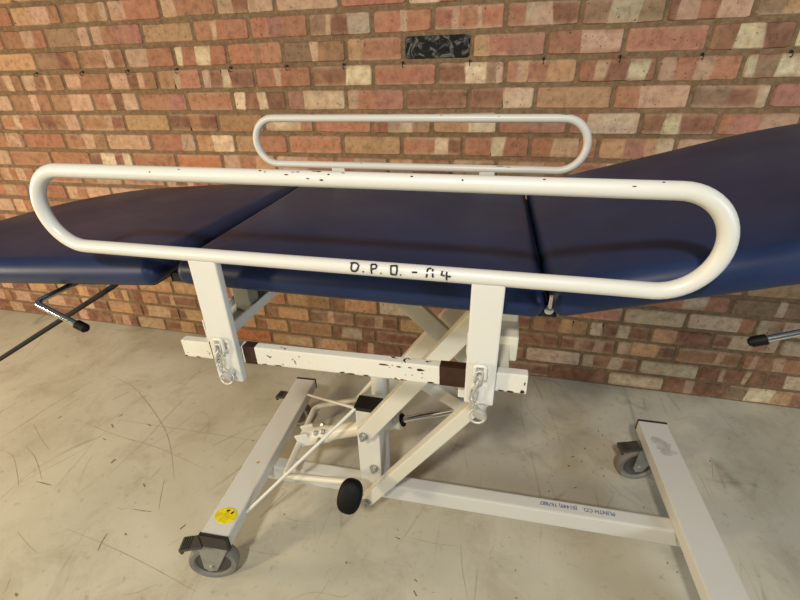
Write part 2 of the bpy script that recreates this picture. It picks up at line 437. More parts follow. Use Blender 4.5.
def add_brick(x0, x1, z0, z1, segs):
    """segs: sorted (x_start, hex) ; makes one bevelled brick face with its fired stripes"""
    off = rnd.uniform(-0.0015, 0.002)
    j = lambda a=0.0015: rnd.uniform(-a, a)
    bev = 0.0035
    lerp = lambda p, q, t: tuple(u + (v - u) * t for u, v in zip(p, q))
    dark = [c for _, c in segs if 0.02 < c[0] < 0.24]
    edge = rnd.choice([None, None, lin('#A88D70'), lin('#8A6548')])
    if dark and rnd.random() < 0.7:
        edge = lin('#A88D70')
    if min(c[0] for _, c in segs) < 0.015:
        edge = None
    cols_x = [(x0, segs[0][1], 2), (x0 + bev, segs[0][1], 1), (x0 + 0.011, segs[0][1], 0)]
    for (xs, c), (_, pc) in zip(segs[1:], segs[:-1]):
        if x0 + 0.02 < xs < x1 - 0.02 and xs > cols_x[-1][0] + 0.010:
            sw = rnd.uniform(0.0015, 0.0045)
            cols_x += [(xs - sw, pc, 0), (xs + sw, c, 0)]
    lc = cols_x[-1][1]
    cols_x += [(x1 - 0.011, lc, 0), (x1 - bev, lc, 1), (x1, lc, 2)]
    zt = z1 + j(0.002); zb = z0 + j(0.002)
    base = len(verts)
    amt = rnd.uniform(.25, .7)
    e = 0.0062
    for i, (x, c, end) in enumerate(cols_x):
        sl = rnd.uniform(-0.006, 0.006) if 2 < i < len(cols_x) - 3 else 0
        rr_ = (0, 0.0025, 0.006)[end] + abs(j(0.001))
        jz0, jz1 = j(0.0012), j(0.0012)
        ce = lerp(c, edge, amt) if edge else c
        yb = e if end == 2 else off
        yo = e
        for (zz_, yy_, sh, cc) in ((zb + rr_ + jz0, yo, sl, ce), (zb + bev + rr_ + jz0, yb, sl, ce), (zb + 0.017, yb, sl * .6, c),
                                   (zt - 0.017, yb, -sl * .6, c), (zt - bev - rr_ + jz1, yb, -sl, ce), (zt - rr_ + jz1, yo, -sl, ce)):
            verts.append((x + sh + j(0.0008), yy_, zz_)); cols.append(cc)
        if i:
            a = base + 6 * (i - 1); b_ = base + 6 * i
            for k in range(5):
                faces.append((a + k, b_ + k, b_ + k + 1, a + k + 1))
for row in range(-8, COURSES + 1):
    zc = TOP - (row - 0.5) * PITCH_Z
    z0, z1 = zc - PITCH_Z / 2 + 0.0055, zc + PITCH_Z / 2 - 0.0055
    joints, segs = parse(row)
    if not joints:
        joints = [X0 + (0.1125 if row % 2 else 0) + rnd.uniform(-.01, .01)]
    full = [joints[0]]
    for q in joints[1:]:
        gap = q - full[-1]
        if gap < 0.13:
            continue
        k = max(1, round(gap / PITCH_X))
        for i in range(1, k + 1):
            full.append(full[-1] + gap / k if i < k else q)
    while full[0] > XL: full.insert(0, full[0] - PITCH_X)
    while full[-1] < XR: full.append(full[-1] + PITCH_X)
    known = bool(segs)
    for a, b_ in zip(full[:-1], full[1:]):
        if a < XL or b_ > XR:
            continue
        mine = [(x, c) for c, x in segs if a - 0.004 <= x < b_ - 0.008]
        tint = lambda c: tuple(v * k for v, k in zip(lin(FIRED[c]), [t * rnd.uniform(.95, 1.06) for t in [rnd.uniform(.86, 1.12)] * 3]))
        if mine:
            mine.sort()
            sg = [(x, tint(c)) for x, c in mine]
        else:
            st = rnd.choice(STYLES)[1]
            sg = [(a + f0 * (b_ - a), tint(c)) for f0, f1, c in st]
        add_brick(a + 0.0055, b_ - 0.0055, z0, z1, sg)
me = bpy.data.meshes.new('wall_back')
# mortar slab behind the brick faces (a box), then bricks
HT = TOP + 9 * PITCH_Z
mb = len(verts)
ys, ye = 0.005, 0.11
for (x, y, z) in ((XL, ys, -0.02), (XR, ys, -0.02), (XR, ys, HT), (XL, ys, HT), (XL, ye, -0.02), (XR, ye, -0.02), (XR, ye, HT), (XL, ye, HT)):
    verts.append((x, y, z)); cols.append((.4, .3, .2))
nb = len(faces)
for q in ((0, 1, 2, 3), (5, 4, 7, 6), (4, 0, 3, 7), (1, 5, 6, 2), (3, 2, 6, 7), (4, 5, 1, 0)):
    faces.append(tuple(mb + i for i in q))
me.from_pydata(verts, [], faces)
me.materials.append(M['brick']); me.materials.append(M['mortar'])
for i, p in enumerate(me.polygons):
    p.material_index = 1 if i >= nb else 0
ca = me.color_attributes.new('fired', 'FLOAT_COLOR', 'POINT')
for i, c in enumerate(cols):
    ca.data[i].color = (c[0], c[1], c[2], 1)
wall = bpy.data.objects.new('wall_back', me)
COL.objects.link(wall)
wall['kind'] = 'structure'

# ------------------------------------------------------------------ floor
bm = bmesh.new()
box(bm, -5.4, 4.4, -4.6, 0.006, -0.06, 0.0, 0)
floor = mesh_obj('floor', bm, M['floor'])
floor['kind'] = 'structure'
def scuffs(name, lines, mat):
    bm = bmesh.new()
    for pts, wd in lines:
        pts = [Vector((x, y, 0.0004)) for x, y in pts]
        if len(pts) > 2:
            dense = []
            for i in range(len(pts) - 1):      # catmull-rom
                p0 = pts[max(i - 1, 0)]; p1 = pts[i]; p2 = pts[i + 1]; p3 = pts[min(i + 2, len(pts) - 1)]
                for k in range(8):
                    t = k / 8
                    dense.append(0.5 * ((2 * p1) + (p2 - p0) * t + (2 * p0 - 5 * p1 + 4 * p2 - p3) * t * t + (3 * p1 - p0 - 3 * p2 + p3) * t ** 3))
            pts = dense + [pts[-1]]
        prev = None
        for i, p in enumerate(pts):
            d = (pts[min(i + 1, len(pts) - 1)] - pts[max(i - 1, 0)]).normalized()
            n_ = Vector((-d.y, d.x, 0))
            ww = wd * (0.25 + 0.75 * math.sin(math.pi * min(1, max(0, (i + 0.4) / len(pts))))) * rnd.uniform(.6, 1.2)
            pr = (bm.verts.new(p + n_ * ww / 2), bm.verts.new(p - n_ * ww / 2))
            if prev:
                bm.faces.new((prev[0], prev[1], pr[1], pr[0]))
            prev = pr
    o = mesh_obj(name, bm, mat, floor)
    o['kind'] = 'stuff'
    return o
DARK = [([(-1.331, -0.937), (-1.295, -0.937), (-1.259, -0.938)], 0.0035),
 ([(-0.919, -0.953), (-0.882, -0.951), (-0.854, -0.947)], 0.0030),
 ([(-0.933, -1.038), (-0.927, -1.063), (-0.916, -1.089)], 0.0040),
 ([(-1.302, -0.613), (-1.296, -0.598)], 0.0067),
 ([(-1.155, -0.624), (-1.135, -0.629)], 0.0067),
 ([(-1.139, -0.817), (-1.137, -0.798)], 0.0083),
 ([(-1.537, -0.674), (-1.535, -0.661)], 0.0060),
 ([(-0.727, -0.979), (-0.72, -0.962)], 0.0060),
 ([(-1.295, -0.655), (-1.274, -0.669)], 0.0060),
 ([(-0.881, -1.027), (-0.872, -1.03)], 0.0060),
 ([(-1.036, -1.232), (-1.023, -1.236)], 0.0067),
 ([(-1.268, -0.725), (-1.249, -0.729)], 0.0045),
 ([(-0.704, -0.611), (-0.692, -0.614)], 0.0053),
 ([(-0.961, -0.864), (-0.945, -0.874)], 0.0045),
 ([(-0.446, -0.864), (-0.437, -0.866)], 0.0045),
 ([(-0.206, -0.961), (-0.2, -0.965)], 0.0045),
 ([(-0.088, -0.861), (-0.072, -0.864)], 0.0045),
 ([(-0.09, -0.835), (-0.082, -0.84)], 0.0037),
 ([(-0.009, -0.964), (0.0, -0.969)], 0.0045),
 ([(-0.005, -0.992), (0.005, -1.004)], 0.0045),
 ([(0.556, -0.564), (0.559, -0.561)], 0.0036),
 ([(0.544, -0.499), (0.541, -0.506)], 0.0048),
 ([(0.544, -0.386), (0.542, -0.381)], 0.0035),
 ([(0.446, -0.442), (0.458, -0.435)], 0.0050),
 ([(0.378, -0.537), (0.373, -0.537)], 0.0037),
 ([(0.477, -0.457), (0.483, -0.45)], 0.0039),
 ([(0.432, -0.484), (0.438, -0.485)], 0.0041),
 ([(0.709, -0.734), (0.708, -0.731)], 0.0050),
 ([(0.572, -0.304), (0.571, -0.315)], 0.0037),
 ([(0.708, -0.683), (0.701, -0.685)], 0.0032),
 ([(0.395, -0.366), (0.39, -0.366)], 0.0059),
 ([(0.717, -0.617), (0.714, -0.624)], 0.0055),
 ([(0.782, -0.565), (0.784, -0.559)], 0.0057),
 ([(0.693, -0.508), (0.693, -0.511)], 0.0052),
 ([(0.75, -0.832), (0.748, -0.832)], 0.0045),
 ([(0.567, -0.359), (0.569, -0.362)], 0.0057),
 ([(0.368, -0.4), (0.367, -0.393)], 0.0044),
 ([(0.239, -0.789), (0.236, -0.79)], 0.0032),
 ([(0.046, -0.986), (0.047, -0.984)], 0.0038),
 ([(0.362, -0.599), (0.359, -0.606)], 0.0035),
 ([(0.68, -0.788), (0.675, -0.792)], 0.0034),
 ([(0.287, -0.635), (0.293, -0.64)], 0.0054),
 ([(0.44, -0.572), (0.449, -0.569)], 0.0044),
 ([(0.253, -0.88), (0.256, -0.881)], 0.0055),
 ([(0.538, -0.468), (0.546, -0.471)], 0.0046),
 ([(0.909, -0.36), (0.911, -0.354)], 0.0058),
 ([(0.36, -0.566), (0.357, -0.572)], 0.0035),
 ([(1.074, -0.514), (1.078, -0.515)], 0.0032),
 ([(0.374, -0.504), (0.378, -0.505)], 0.0043),
 ([(0.498, -0.691), (0.492, -0.696)], 0.0035),
 ([(0.453, -0.393), (0.449, -0.394)], 0.0031),
 ([(0.498, -0.394), (0.501, -0.386)], 0.0051),
 ([(0.508, -0.492), (0.511, -0.494)], 0.0054),
 ([(0.225, -0.642), (0.225, -0.646)], 0.0051),
 ([(0.561, -0.286), (0.56, -0.294)], 0.0032),
 ([(0.26, -0.95), (0.253, -0.952)], 0.0049),
 ([(0.767, -0.255), (0.775, -0.247)], 0.0043),
 ([(0.721, -0.566), (0.725, -0.568)], 0.0056),
 ([(0.774, -0.356), (0.782, -0.357)], 0.0042),
 ([(0.794, -0.56), (0.789, -0.563)], 0.0057),
 ([(0.661, -0.766), (0.659, -0.772)], 0.0056),
 ([(0.722, -0.311), (0.717, -0.311)], 0.0032),
 ([(0.64, -0.603), (0.645, -0.595)], 0.0033),
 ([(0.653, -0.653), (0.646, -0.653)], 0.0056),
 ([(0.449, -0.673), (0.454, -0.674)], 0.0033),
 ([(0.439, -0.483), (0.431, -0.481)], 0.0045)]
LIGHT = [([(-1.658, -0.81), (-1.646, -0.724), (-1.639, -0.623), (-1.607, -0.439)], 0.0030),
 ([(-1.547, -0.395), (-1.386, -0.445), (-1.222, -0.534), (-1.068, -0.633), (-0.971, -0.718), (-0.87, -0.826)], 0.0035),
 ([(-1.258, -0.628), (-1.068, -0.622), (-0.886, -0.616), (-0.702, -0.612)], 0.0025),
 ([(-1.468, -0.661), (-1.227, -0.701), (-1.023, -0.72), (-0.777, -0.771)], 0.0025),
 ([(-1.111, -0.415), (-1.109, -0.572), (-1.1, -0.716), (-1.106, -0.861)], 0.0025),
 ([(-1.525, -0.819), (-1.428, -0.858), (-1.318, -0.925)], 0.0030),
 ([(-1.066, -1.054), (-0.898, -1.07), (-0.734, -1.093), (-0.566, -1.122)], 0.0020),
 ([(-1.597, -0.855), (-1.521, -0.868), (-1.418, -0.93), (-1.362, -0.969)], 0.0020),
 ([(-0.837, -0.939), (-0.885, -0.864), (-0.902, -0.834)], 0.0025),
 ([(-1.41, -0.534), (-1.382, -0.473)], 0.0037),
 ([(0.101, -0.839), (0.114, -0.911), (0.136, -0.983)], 0.0020),
 ([(-0.313, -1.085), (-0.263, -1.055), (-0.193, -1.049)], 0.0015),
 ([(-0.51, -0.891), (-0.474, -0.787)], 0.0030),
 ([(0.89, -0.437), (0.903, -0.396), (0.923, -0.334)], 0.0018),
 ([(0.2, -0.481), (0.277, -0.448), (0.357, -0.394)], 0.0018),
 ([(-0.976, -0.96), (-0.952, -0.961), (-0.938, -0.95)], 0.0018),
 ([(-0.51, -0.99), (-0.437, -0.989), (-0.371, -0.979)], 0.0018),
 ([(0.097, -0.848), (0.02, -0.855), (-0.062, -0.851)], 0.0018),
 ([(-0.462, -0.871), (-0.4, -0.877), (-0.344, -0.869)], 0.0018),
 ([(-0.201, -1.051), (-0.18, -1.047), (-0.163, -1.034)], 0.0018),
 ([(-1.606, -0.722), (-1.496, -0.779), (-1.413, -0.816)], 0.0018),
 ([(0.011, -0.738), (-0.003, -0.751), (-0.019, -0.75)], 0.0018),
 ([(-0.252, -1.071), (-0.24, -1.047), (-0.23, -1.013)], 0.0018),
 ([(-0.681, -1.128), (-0.714, -1.156), (-0.755, -1.174)], 0.0018),
 ([(-0.95, -0.786), (-0.95, -0.827), (-0.962, -0.852)], 0.0018),
 ([(-1.204, -1.095), (-1.136, -1.119), (-1.083, -1.133)], 0.0018),
 ([(0.199, -0.804), (0.191, -0.834), (0.183, -0.851)], 0.0018),
 ([(0.544, -0.508), (0.582, -0.561), (0.621, -0.595)], 0.0018),
 ([(-1.09, -1.203), (-1.073, -1.226), (-1.066, -1.241)], 0.0018)]
scuffs("dark_marks", DARK, M["grime"])
scuffs("faint_scuffs", LIGHT, M["grime_light"])

# ------------------------------------------------------------------ hooks along the wall
ORD = ['first', 'second', 'third', 'fourth', 'fifth', 'sixth', 'seventh', 'eighth', 'ninth', 'tenth', 'eleventh', 'twelfth', 'thirteenth']
HOOKX = [-1.821, -1.584, -1.363, -1.137, -0.903, -0.674, -0.456, -0.243, -0.017, 0.215, 0.439, 0.663, 0.887]
bm = bmesh.new()
lathe2(bm, [(0, 0.002), (0, 0.006), (0.002, 0.006), (0.003, 0.003), (0.004, 0.002)], (0, 0.004, 0), (0, -1, 0), 14)
arc = [(0, 0.003, 0), (0, -0.008, 0)] + [(0, -0.008 - 0.009 * math.sin(t), -0.009 + 0.009 * math.cos(t)) for t in [R(a) for a in range(20, 221, 20)]]
tube(bm, arc, 0.0017, 8)
hook0 = mesh_obj('screw_hook', bm, M['dark_steel'], None, 60)
for i, x in enumerate(HOOKX):
    o = hook0 if i == 0 else hook0.copy()
    if i:
        COL.objects.link(o)
    o.location = (x, 0.0, TOP - 0.003)
    o.scale = (0.75, 0.75, 0.75)
    lab = 'small dark screw hook in the brick wall, %s from the left along its row' % ORD[i]
    if i == 7:
        lab = 'small dark screw hook in the mortar just under the black brick'
    if i == 12:
        lab = 'small dark screw hook at the right end of the row on the wall'
    o['label'] = lab
    o['category'] = 'hook'
    o['group'] = 'screw hooks in a row along the brick wall'

# ------------------------------------------------------------------ treatment couch
couch = bpy.data.objects.new('treatment_couch', None)
COL.objects.link(couch)
couch.location = (0.06, -0.76, 0)
couch['label'] = 'navy vinyl treatment couch with white side rails on a wheeled white steel frame'
couch['category'] = 'treatment couch'
bpy.context.view_layer.update()
CO = couch.location.copy()
def part(name, bm, mat, parent=None, smooth=None, label=None):
    """bmesh given in world space; parents sit at identity under the couch"""
    bmesh.ops.translate(bm, verts=bm.verts, vec=-CO)
    o = mesh_obj(name, bm, mat, parent or couch, smooth)
    if label:
        o['label'] = label
    return o
B = bmesh.new

# --- cushions
def rounded_outline(poly, rads, off=0.0, n=10, per=24):
    """closed convex ccw polygon in 2d inset by off, per-corner radius; constant vertex count"""
    m_ = len(poly)
    P_ = [Vector(p) for p in poly]
    ins = []
    for i in range(m_):
        a, b_, c = P_[i - 1], P_[i], P_[(i + 1) % m_]
        e1 = (b_ - a).normalized(); e2 = (c - b_).normalized()
        n1 = Vector((-e1.y, e1.x)); n2 = Vector((-e2.y, e2.x))
        k = off / (1 + n1.dot(n2))
        ins.append(b_ + (n1 + n2) * k)
    arcs = []
    for i in range(m_):
        a, b_, c = ins[i - 1], ins[i], ins[(i + 1) % m_]
        d1 = (a - b_).normalized(); d2 = (c - b_).normalized()
        ang = d1.angle(d2); r = max(rads[i] - off, 0.006)
        t = r / math.tan(ang / 2)
        cen = b_ + (d1 + d2).normalized() * (r / math.sin(ang / 2))
        s = b_ + d1 * t - cen; e = b_ + d2 * t - cen
        tot = s.angle(e)
        arcs.append([cen + (s * math.sin((1 - k / n) * tot) + e * math.sin(k / n * tot)) / math.sin(tot) for k in range(n + 1)])
    out = []
    for i in range(m_):
        out += arcs[i]
        p, q = arcs[i][-1], arcs[(i + 1) % m_][0]
        out += [p + (q - p) * k / per for k in range(1, per)]
    return out
def cushion(name, poly, rads, th, xf, crown=0.006):
    prof = [(0.030, 0.0)]
    for k in range(0, 15):
        a = -math.pi / 2 + math.pi * k / 14
        # bullnose: lower quarter tight, upper quarter broader
        rx = 0.016 if a < 0 else 0.030
        ry = th * 0.42 if a < 0 else th * 0.58
        prof.append((rx * (1 - math.cos(a)), th * 0.42 + ry * math.sin(a)))
    prof += [(0.05, th + crown * 0.35), (0.08, th + crown * 0.65), (0.13, th + crown * 0.85), (0.20, th + crown)]
    bm = B()
    rings = []
    for off, z in prof:
        rings.append([bm.verts.new(xf(q, z)) for q in rounded_outline(poly, rads, off)])
    n_ = len(rings[0])
    cen = sum((Vector(q) for q in poly), Vector((0, 0))) / len(poly)
    for A, C_ in zip(rings[:-1], rings[1:]):
        for k in range(n_):
            bm.faces.new((A[k], A[(k + 1) % n_], C_[(k + 1) % n_], C_[k]))
    c2 = bm.verts.new(xf(cen, th + crown))
    for k in range(n_):
        bm.faces.new((rings[-1][k], rings[-1][(k + 1) % n_], c2))
    bm.faces.new(rings[0][::-1])
    o = part(name, bm, M['vinyl'], None, 50)
    # board under the cushion
    bm = B()
    bo = rounded_outline(poly, rads, 0.035)
    lo = [bm.verts.new(xf(q, -0.012)) for q in bo]
    hi = [bm.verts.new(xf(q, 0.002)) for q in bo]
    for k in range(n_):
        bm.faces.new((lo[k], lo[(k + 1) % n_], hi[(k + 1) % n_], hi[k]))
    bm.faces.new(lo[::-1]); bm.faces.new(hi)
    part('base_board', bm, M['board'], o)
    return o
ZB, TH = 0.880, 0.050
flat = lambda p, z: Vector((p.x, p.y, ZB + z))
cushion('seat_section', [(-0.408, -1.055), (0.202, -1.055), (0.186, -0.41), (-0.452, -0.41)], [0.02] * 4, TH, flat)
LS = math.atan(0.078)
def legxf(p, z):
    u = p.x + 0.40
    return Vector((-0.40 + u * math.cos(LS) - z * math.sin(LS), p.y, ZB - 0.001 + u * math.sin(LS) + z * math.cos(LS)))
cushion('leg_section', [(-1.235, -1.06), (-0.450, -1.06), (-0.466, -0.385), (-1.235, -0.385)], [0.26, 0.02, 0.02, 0.28], TH, legxf)
BS = math.atan(0.288)
def backxf(p, z):
    u = p.x - 0.205
    return Vector((0.205 + u * math.cos(BS) - z * math.sin(BS), p.y, ZB + 0.002 + u * math.sin(BS) + z * math.cos(BS)))
cushion('back_section', [(0.212, -1.06), (0.92, -1.06), (0.92, -0.395), (0.196, -0.395)], [0.02, 0.27, 0.27, 0.02], TH + .004, backxf)
bm = B(); lathe2(bm, [(0, .002), (0, .006), (.006, .006), (.007, .003)], (0.203, -1.062, 0.906), (0, -1, 0), 18)
tube(bm, [(0.2035, -1.066, 0.908), (0.2035, -1.066, 0.928)], 0.003, 10)
part('hinge_bolt', bm, M['chrome'], None, 40, 'chrome hinge bolt')

for (x0_, x1_) in ((-0.425, -0.458), (0.207, 0.191)):
    bm = B(); beam(bm, (x0_, -1.03, 0.884), (x1_, -0.405, 0.884), 0.022, 0.012, 0.002)
    part('hinge_bar', bm, M['board'], None, None, 'black hinge bar')

# --- side rails
def loop_pts(xa, xb, y, zb, zt, n=26):
    r_ = (zt - zb) / 2; zc = (zt + zb) / 2
    pts = []
    for k in range(n + 1):
        a = -math.pi / 2 + math.pi * k / n
        pts.append((xb - r_ + r_ * math.cos(a), y, zc + r_ * math.sin(a)))
    for i in range(1, 12):
        pts.append((xb - r_ + (xa - xb + 2 * r_) * i / 12, y, zt))
    for k in range(n + 1):
        a = math.pi / 2 + math.pi * k / n
        pts.append((xa + r_ + r_ * math.cos(a), y, zc + r_ * math.sin(a)))
    for i in range(1, 12):
        pts.append((xa + r_ + (xb - xa - 2 * r_) * i / 12, y, zb))
    return pts
TR = 0.0103
def chain(x, y, z, parent, sx):
    bm = B()
    # staple the chain hangs from
    tube(bm, fillet([(x - 0.007, y + 0.006, z - 0.012), (x - 0.007, y - 0.008, z - 0.012), (x - 0.007, y - 0.008, z + 0.008), (x + 0.008, y - 0.008, z + 0.008), (x + 0.008, y - 0.008, z - 0.016), (x + 0.008, y + 0.006, z - 0.016)], 0.004, 5), 0.0028, 10)
    part('chain_staple', bm, M['white'], parent, 60)
    bm = B()
    pts = [(x, z - 0.004), (x - 0.002, z - 0.016 * sx), (x - 0.006, z - 0.029 * sx), (x - 0.007, z - 0.042 * sx), (x - 0.002, z - 0.053 * sx), (x + 0.005, z - 0.059 * sx)]
    for i in range(len(pts) - 1):
        a = Vector((pts[i][0], y - 0.010, pts[i][1])); c = Vector((pts[i + 1][0], y - 0.010, pts[i + 1][1]))
        d = (c - a).normalized(); ext = 0.004
        s = Vector((0, 1, 0)) if i % 2 else d.cross(Vector((0, 1, 0))).normalized()
        a -= d * ext; c += d * ext
        hw = 0.0045
        lp = []
        for k in range(9):
            t = math.pi * k / 8
            lp.append(c - d * hw + s * hw * math.cos(t) + d * hw * math.sin(t))
        for k in range(9):
            t = math.pi + math.pi * k / 8
            lp.append(a + d * hw + s * hw * math.cos(t) + d * hw * math.sin(t))
        tube(bm, lp, 0.0017, 8, closed=True)
    # split ring and pin head at the end
    ring = [Vector((x + 0.002 + 0.012 * math.cos(t), y - 0.010 + 0.004 * math.sin(t * 1), z - 0.068 * sx + 0.010 * math.sin(t))) for t in [2 * math.pi * k / 20 for k in range(20)]]
    tube(bm, ring, 0.002, 8, closed=True)
    lathe2(bm, [(0, .004), (0, .010), (.005, .010), (.006, .007), (.016, .007), (.017, .003)], (x + 0.004, y - 0.014, z - 0.065 * sx), (0.25, 1, 0.35), 16)
    part('retaining_chain', bm, M['nickel'], parent, 60)
def rail(xa, xb, y, zb, zt, posts, front, name='side_rail'):
    bm = B()
    tube(bm, loop_pts(xa, xb, y, zb, zt), TR, 20, closed=True)
    o = part(name, bm, M['white'], None, 180)
    for (px, wd, pz) in posts:
        bm = B()
        d = -1 if front else 1
        box(bm, px - wd / 2, px + wd / 2, y - 0.007, y + 0.007, pz, zb - TR * 0.55, 0.0025)
        part('support_post', bm, M['white'], o)
    return o
near = rail(-0.574, 0.369, -1.10, 0.963, 1.081, [(-0.302, 0.047, 0.733), (0.1195, 0.043, 0.758)], True)
far = rail(-0.610, 0.326, -0.39, 0.967, 1.095, [(-0.353, 0.04, 0.74), (0.08, 0.042, 0.74)], False)
chain(-0.302, -1.107, 0.815, near, 1)
chain(0.118, -1.107, 0.826, near, 1.2)

# hand-written marker letters on the lower tube of the near rail
def on_tube(u, v):
    """u along x (m), v up around the tube (m) -> point on tube surface, facing the viewer"""
    a = R(24) + v / TR
    r_ = TR + 0.0004
    return Vector((u, -1.10 - r_ * math.cos(a), 0.963 + r_ * math.sin(a)))
bm = B()
def stroke(pts, wd=0.0026):
    dense = []
    for (a, b_) in zip(pts[:-1], pts[1:]):
        k = max(2, int(math.hypot(b_[0] - a[0], b_[1] - a[1]) / 0.0015))
        for i in range(k):
            dense.append((a[0] + (b_[0] - a[0]) * i / k, a[1] + (b_[1] - a[1]) * i / k))
    dense.append(pts[-1])
    tube(bm, [on_tube(*p) for p in dense], wd / 2, 6)
LX, LS_ = -0.0655, 0.00113
def glyph(x, strokes):
    for st in strokes:
        stroke([(LX + (x + a) * LS_, (b_ - 5) * LS_) for a, b_ in st])
glyph(0, [[(3, 0), (1.5, 3), (2, 9), (4, 10.5), (8, 10), (11, 7), (9, 2), (6, 0), (2, 0.5)], [(0, 9.5), (4, 10.6)]])
glyph(16, [[(0, 0.4), (1, 0.4)]])
glyph(25, [[(2, -1), (1, 10)], [(1, 10), (6, 10.5), (8, 8), (7, 5.5), (2, 4.5)]])
glyph(38, [[(0, 0.2), (1, 0.2)]])
glyph(50, [[(1, 0), (0, 10), (7, 11), (8, 5), (7, 0), (1, 0)]])
glyph(62, [[(0, 0.2), (1, 0.2)]])
glyph(76, [[(0, 4.5), (6, 4.8)]])
glyph(93, [[(0, 0), (0.5, 4)], [(0.5, 6), (1, 10)], [(1, 10), (5, 11)], [(6.5, 10), (7, 7)], [(7, 5), (7.5, 0.5)]])
glyph(110, [[(1, 8.5), (0, 4), (4, 3.5)], [(6, 8), (6, 3)], [(6, 3), (6.5, -1.5)], [(7, 3), (11, 3)]])
part('marker_lettering', bm, M['ink'], near, None, 'hand written black letters O.P.D. - A4')

def blob(bm, f, u, v, su, sv):
    vs = []
    for k in range(9):
        t = 2 * math.pi * k / 9; q = rnd.uniform(.55, 1.1)
        vs.append(bm.verts.new(f(u + su * q * math.cos(t), v + sv * q * math.sin(t))))
    fc_ = bm.faces.new(vs)
    fc_.material_index = 1
def chips(y0_, z0_, ang, lst, parent):
    bm = B(); bm.from_mesh(parent.data); parent.data.materials.append(M['rust'])
    def f(u, v):
        a = R(ang) + v / TR
        r_ = TR + 0.0003
        return Vector((u, y0_ - r_ * math.cos(a), z0_ + r_ * math.sin(a))) - CO
    for u, v, su, sv in lst:
        blob(bm, f, u, v, su, sv)
    bm.to_mesh(parent.data); bm.free()
chips(-1.10, 1.081, 40, [(-0.18, .004, .0028, .0012), (-0.172, .002, .002, .001), (-0.142, -.001, .004, .0012), (-0.134, .003, .003, .0008), (-0.127, .0035, .003, .0009), (-0.112, -.005, .003, .001),
      (-0.105, .006, .005, .0009), (-0.099, .0055, .004, .0012), (-0.094, -.006, .004, .0012), (-0.085, .001, .0025, .001), (-0.066, .004, .003, .001), (0.02, .002, .002, .001), (0.08, -.001, .0016, .0014),
      (0.17, .003, .0018, .001), (0.262, -.002, .003, .0008), (0.29, .004, .002, .001), (-0.3, .002, .0015, .001), (-0.345, -.003, .0022, .0012)], near)
chips(-0.39, 1.095, 40, [(0.262, .004, .014, .0015), (-0.05, .002, .003, .001), (0.1, -.002, .003, .001)], far)
chips(-0.39, 0.967, 40, [(0.112, .003, .016, .0016), (0.135, .001, .008, .0012), (0.28, .0, .012, .0012), (-0.28, .002, .003, .001)], far)

# --- table frame: two long side bars, cross members
for (y, xa, xb) in ((-1.0835, -0.398, 0.187), (-0.405, -0.42, 0.17)):
    bm = B(); z0 = 0.764
    beam(bm, (xa, y, 0.777), (xb, y, 0.793), 0.016, 0.034, 0.002)
    sb = part('side_bar', bm, M['white_worn'])
    if y < -1:
        for (a, c) in ((-0.2765, -0.254 - 0.0), (0.058, 0.0975)):
            a2, c2 = (a, c)
            bm = B(); zz = lambda x: 0.777 + 0.016 * (x - xa) / (xb - xa)
            beam(bm, (a2, y, zz(a2)), (c2, y, zz(c2)), 0.0172, 0.0352, 0.001)
            part('bare_steel_patch', bm, M['rust'], sb, None, 'dark brown bare steel patch')
        bm = B(); bm.from_mesh(sb.data); sb.data.materials.append(M['rust'])
        for u, v, su, sv in ((-0.03, .010, .010, .0018), (-0.005, .009, .005, .0015), (0.012, .0095, .004, .0014), (0.028, .007, .008, .0028), (-0.10, -.0145, .006, .002), (-0.085, -.0150, .012, .0018),
                             (-0.06, -.0152, .006, .0016), (-0.215, -.0150, .008, .0016), (-0.24, -.0152, .006, .0013), (0.045, -.0150, .007, .002), (0.15, -.0148, .006, .002), (0.164, -.0146, .007, .0025), (0.181, -.0135, .004, .004),
                             (0.183, .002, .0015, .004), (-0.395, -.0150, .004, .0018), (-0.37, -.0152, .005, .0014), (-0.0, -.0152, .006, .0012)):
            blob(bm, lambda p, q: Vector((p, y - 0.0083, zz(p) + q)) - CO, u, v, su, sv)
        bm.to_mesh(sb.data); bm.free()
        bm = B(); beam(bm, (-0.340, y, 0.7795), (-0.331, y, 0.7797), 0.0172, 0.0352, 0.0005)
        part('slot', bm, M['black_tape'], sb, None, 'narrow black slot')
bm = B()
box(bm, -0.36, -0.30, -1.073, -0.416, 0.808, 0.812, 0.001)
box(bm, -0.36, -0.356, -1.073, -0.416, 0.812, 0.828, 0.001)
box(bm, -0.304, -0.30, -1.073, -0.416, 0.812, 0.828, 0.001)
box(bm, -0.355, -0.305, -1.078, -1.06, 0.782, 0.812, 0.001)
box(bm, -0.355, -0.305, -0.43, -0.40, 0.782, 0.812, 0.001)
cm = part('cross_member', bm, M['white'])
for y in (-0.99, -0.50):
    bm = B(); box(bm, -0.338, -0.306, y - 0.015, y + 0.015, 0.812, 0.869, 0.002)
    part('stand_off', bm, M['shade_grey'], cm, None, 'block with cushion shade in its grey colour')
bm = B()
box(bm, 0.09, 0.174, -1.0, -0.416, 0.768, 0.815, 0.003)
box(bm, 0.10, 0.16, -1.076, -0.99, 0.776, 0.800, 0.002)
cm = part('cross_member', bm, M['cream'])
for y in (-0.93, -0.50):
    bm = B(); box(bm, 0.118, 0.172, y - 0.02, y + 0.02, 0.815, 0.869, 0.002)
    part('stand_off', bm, M['cream'], cm)

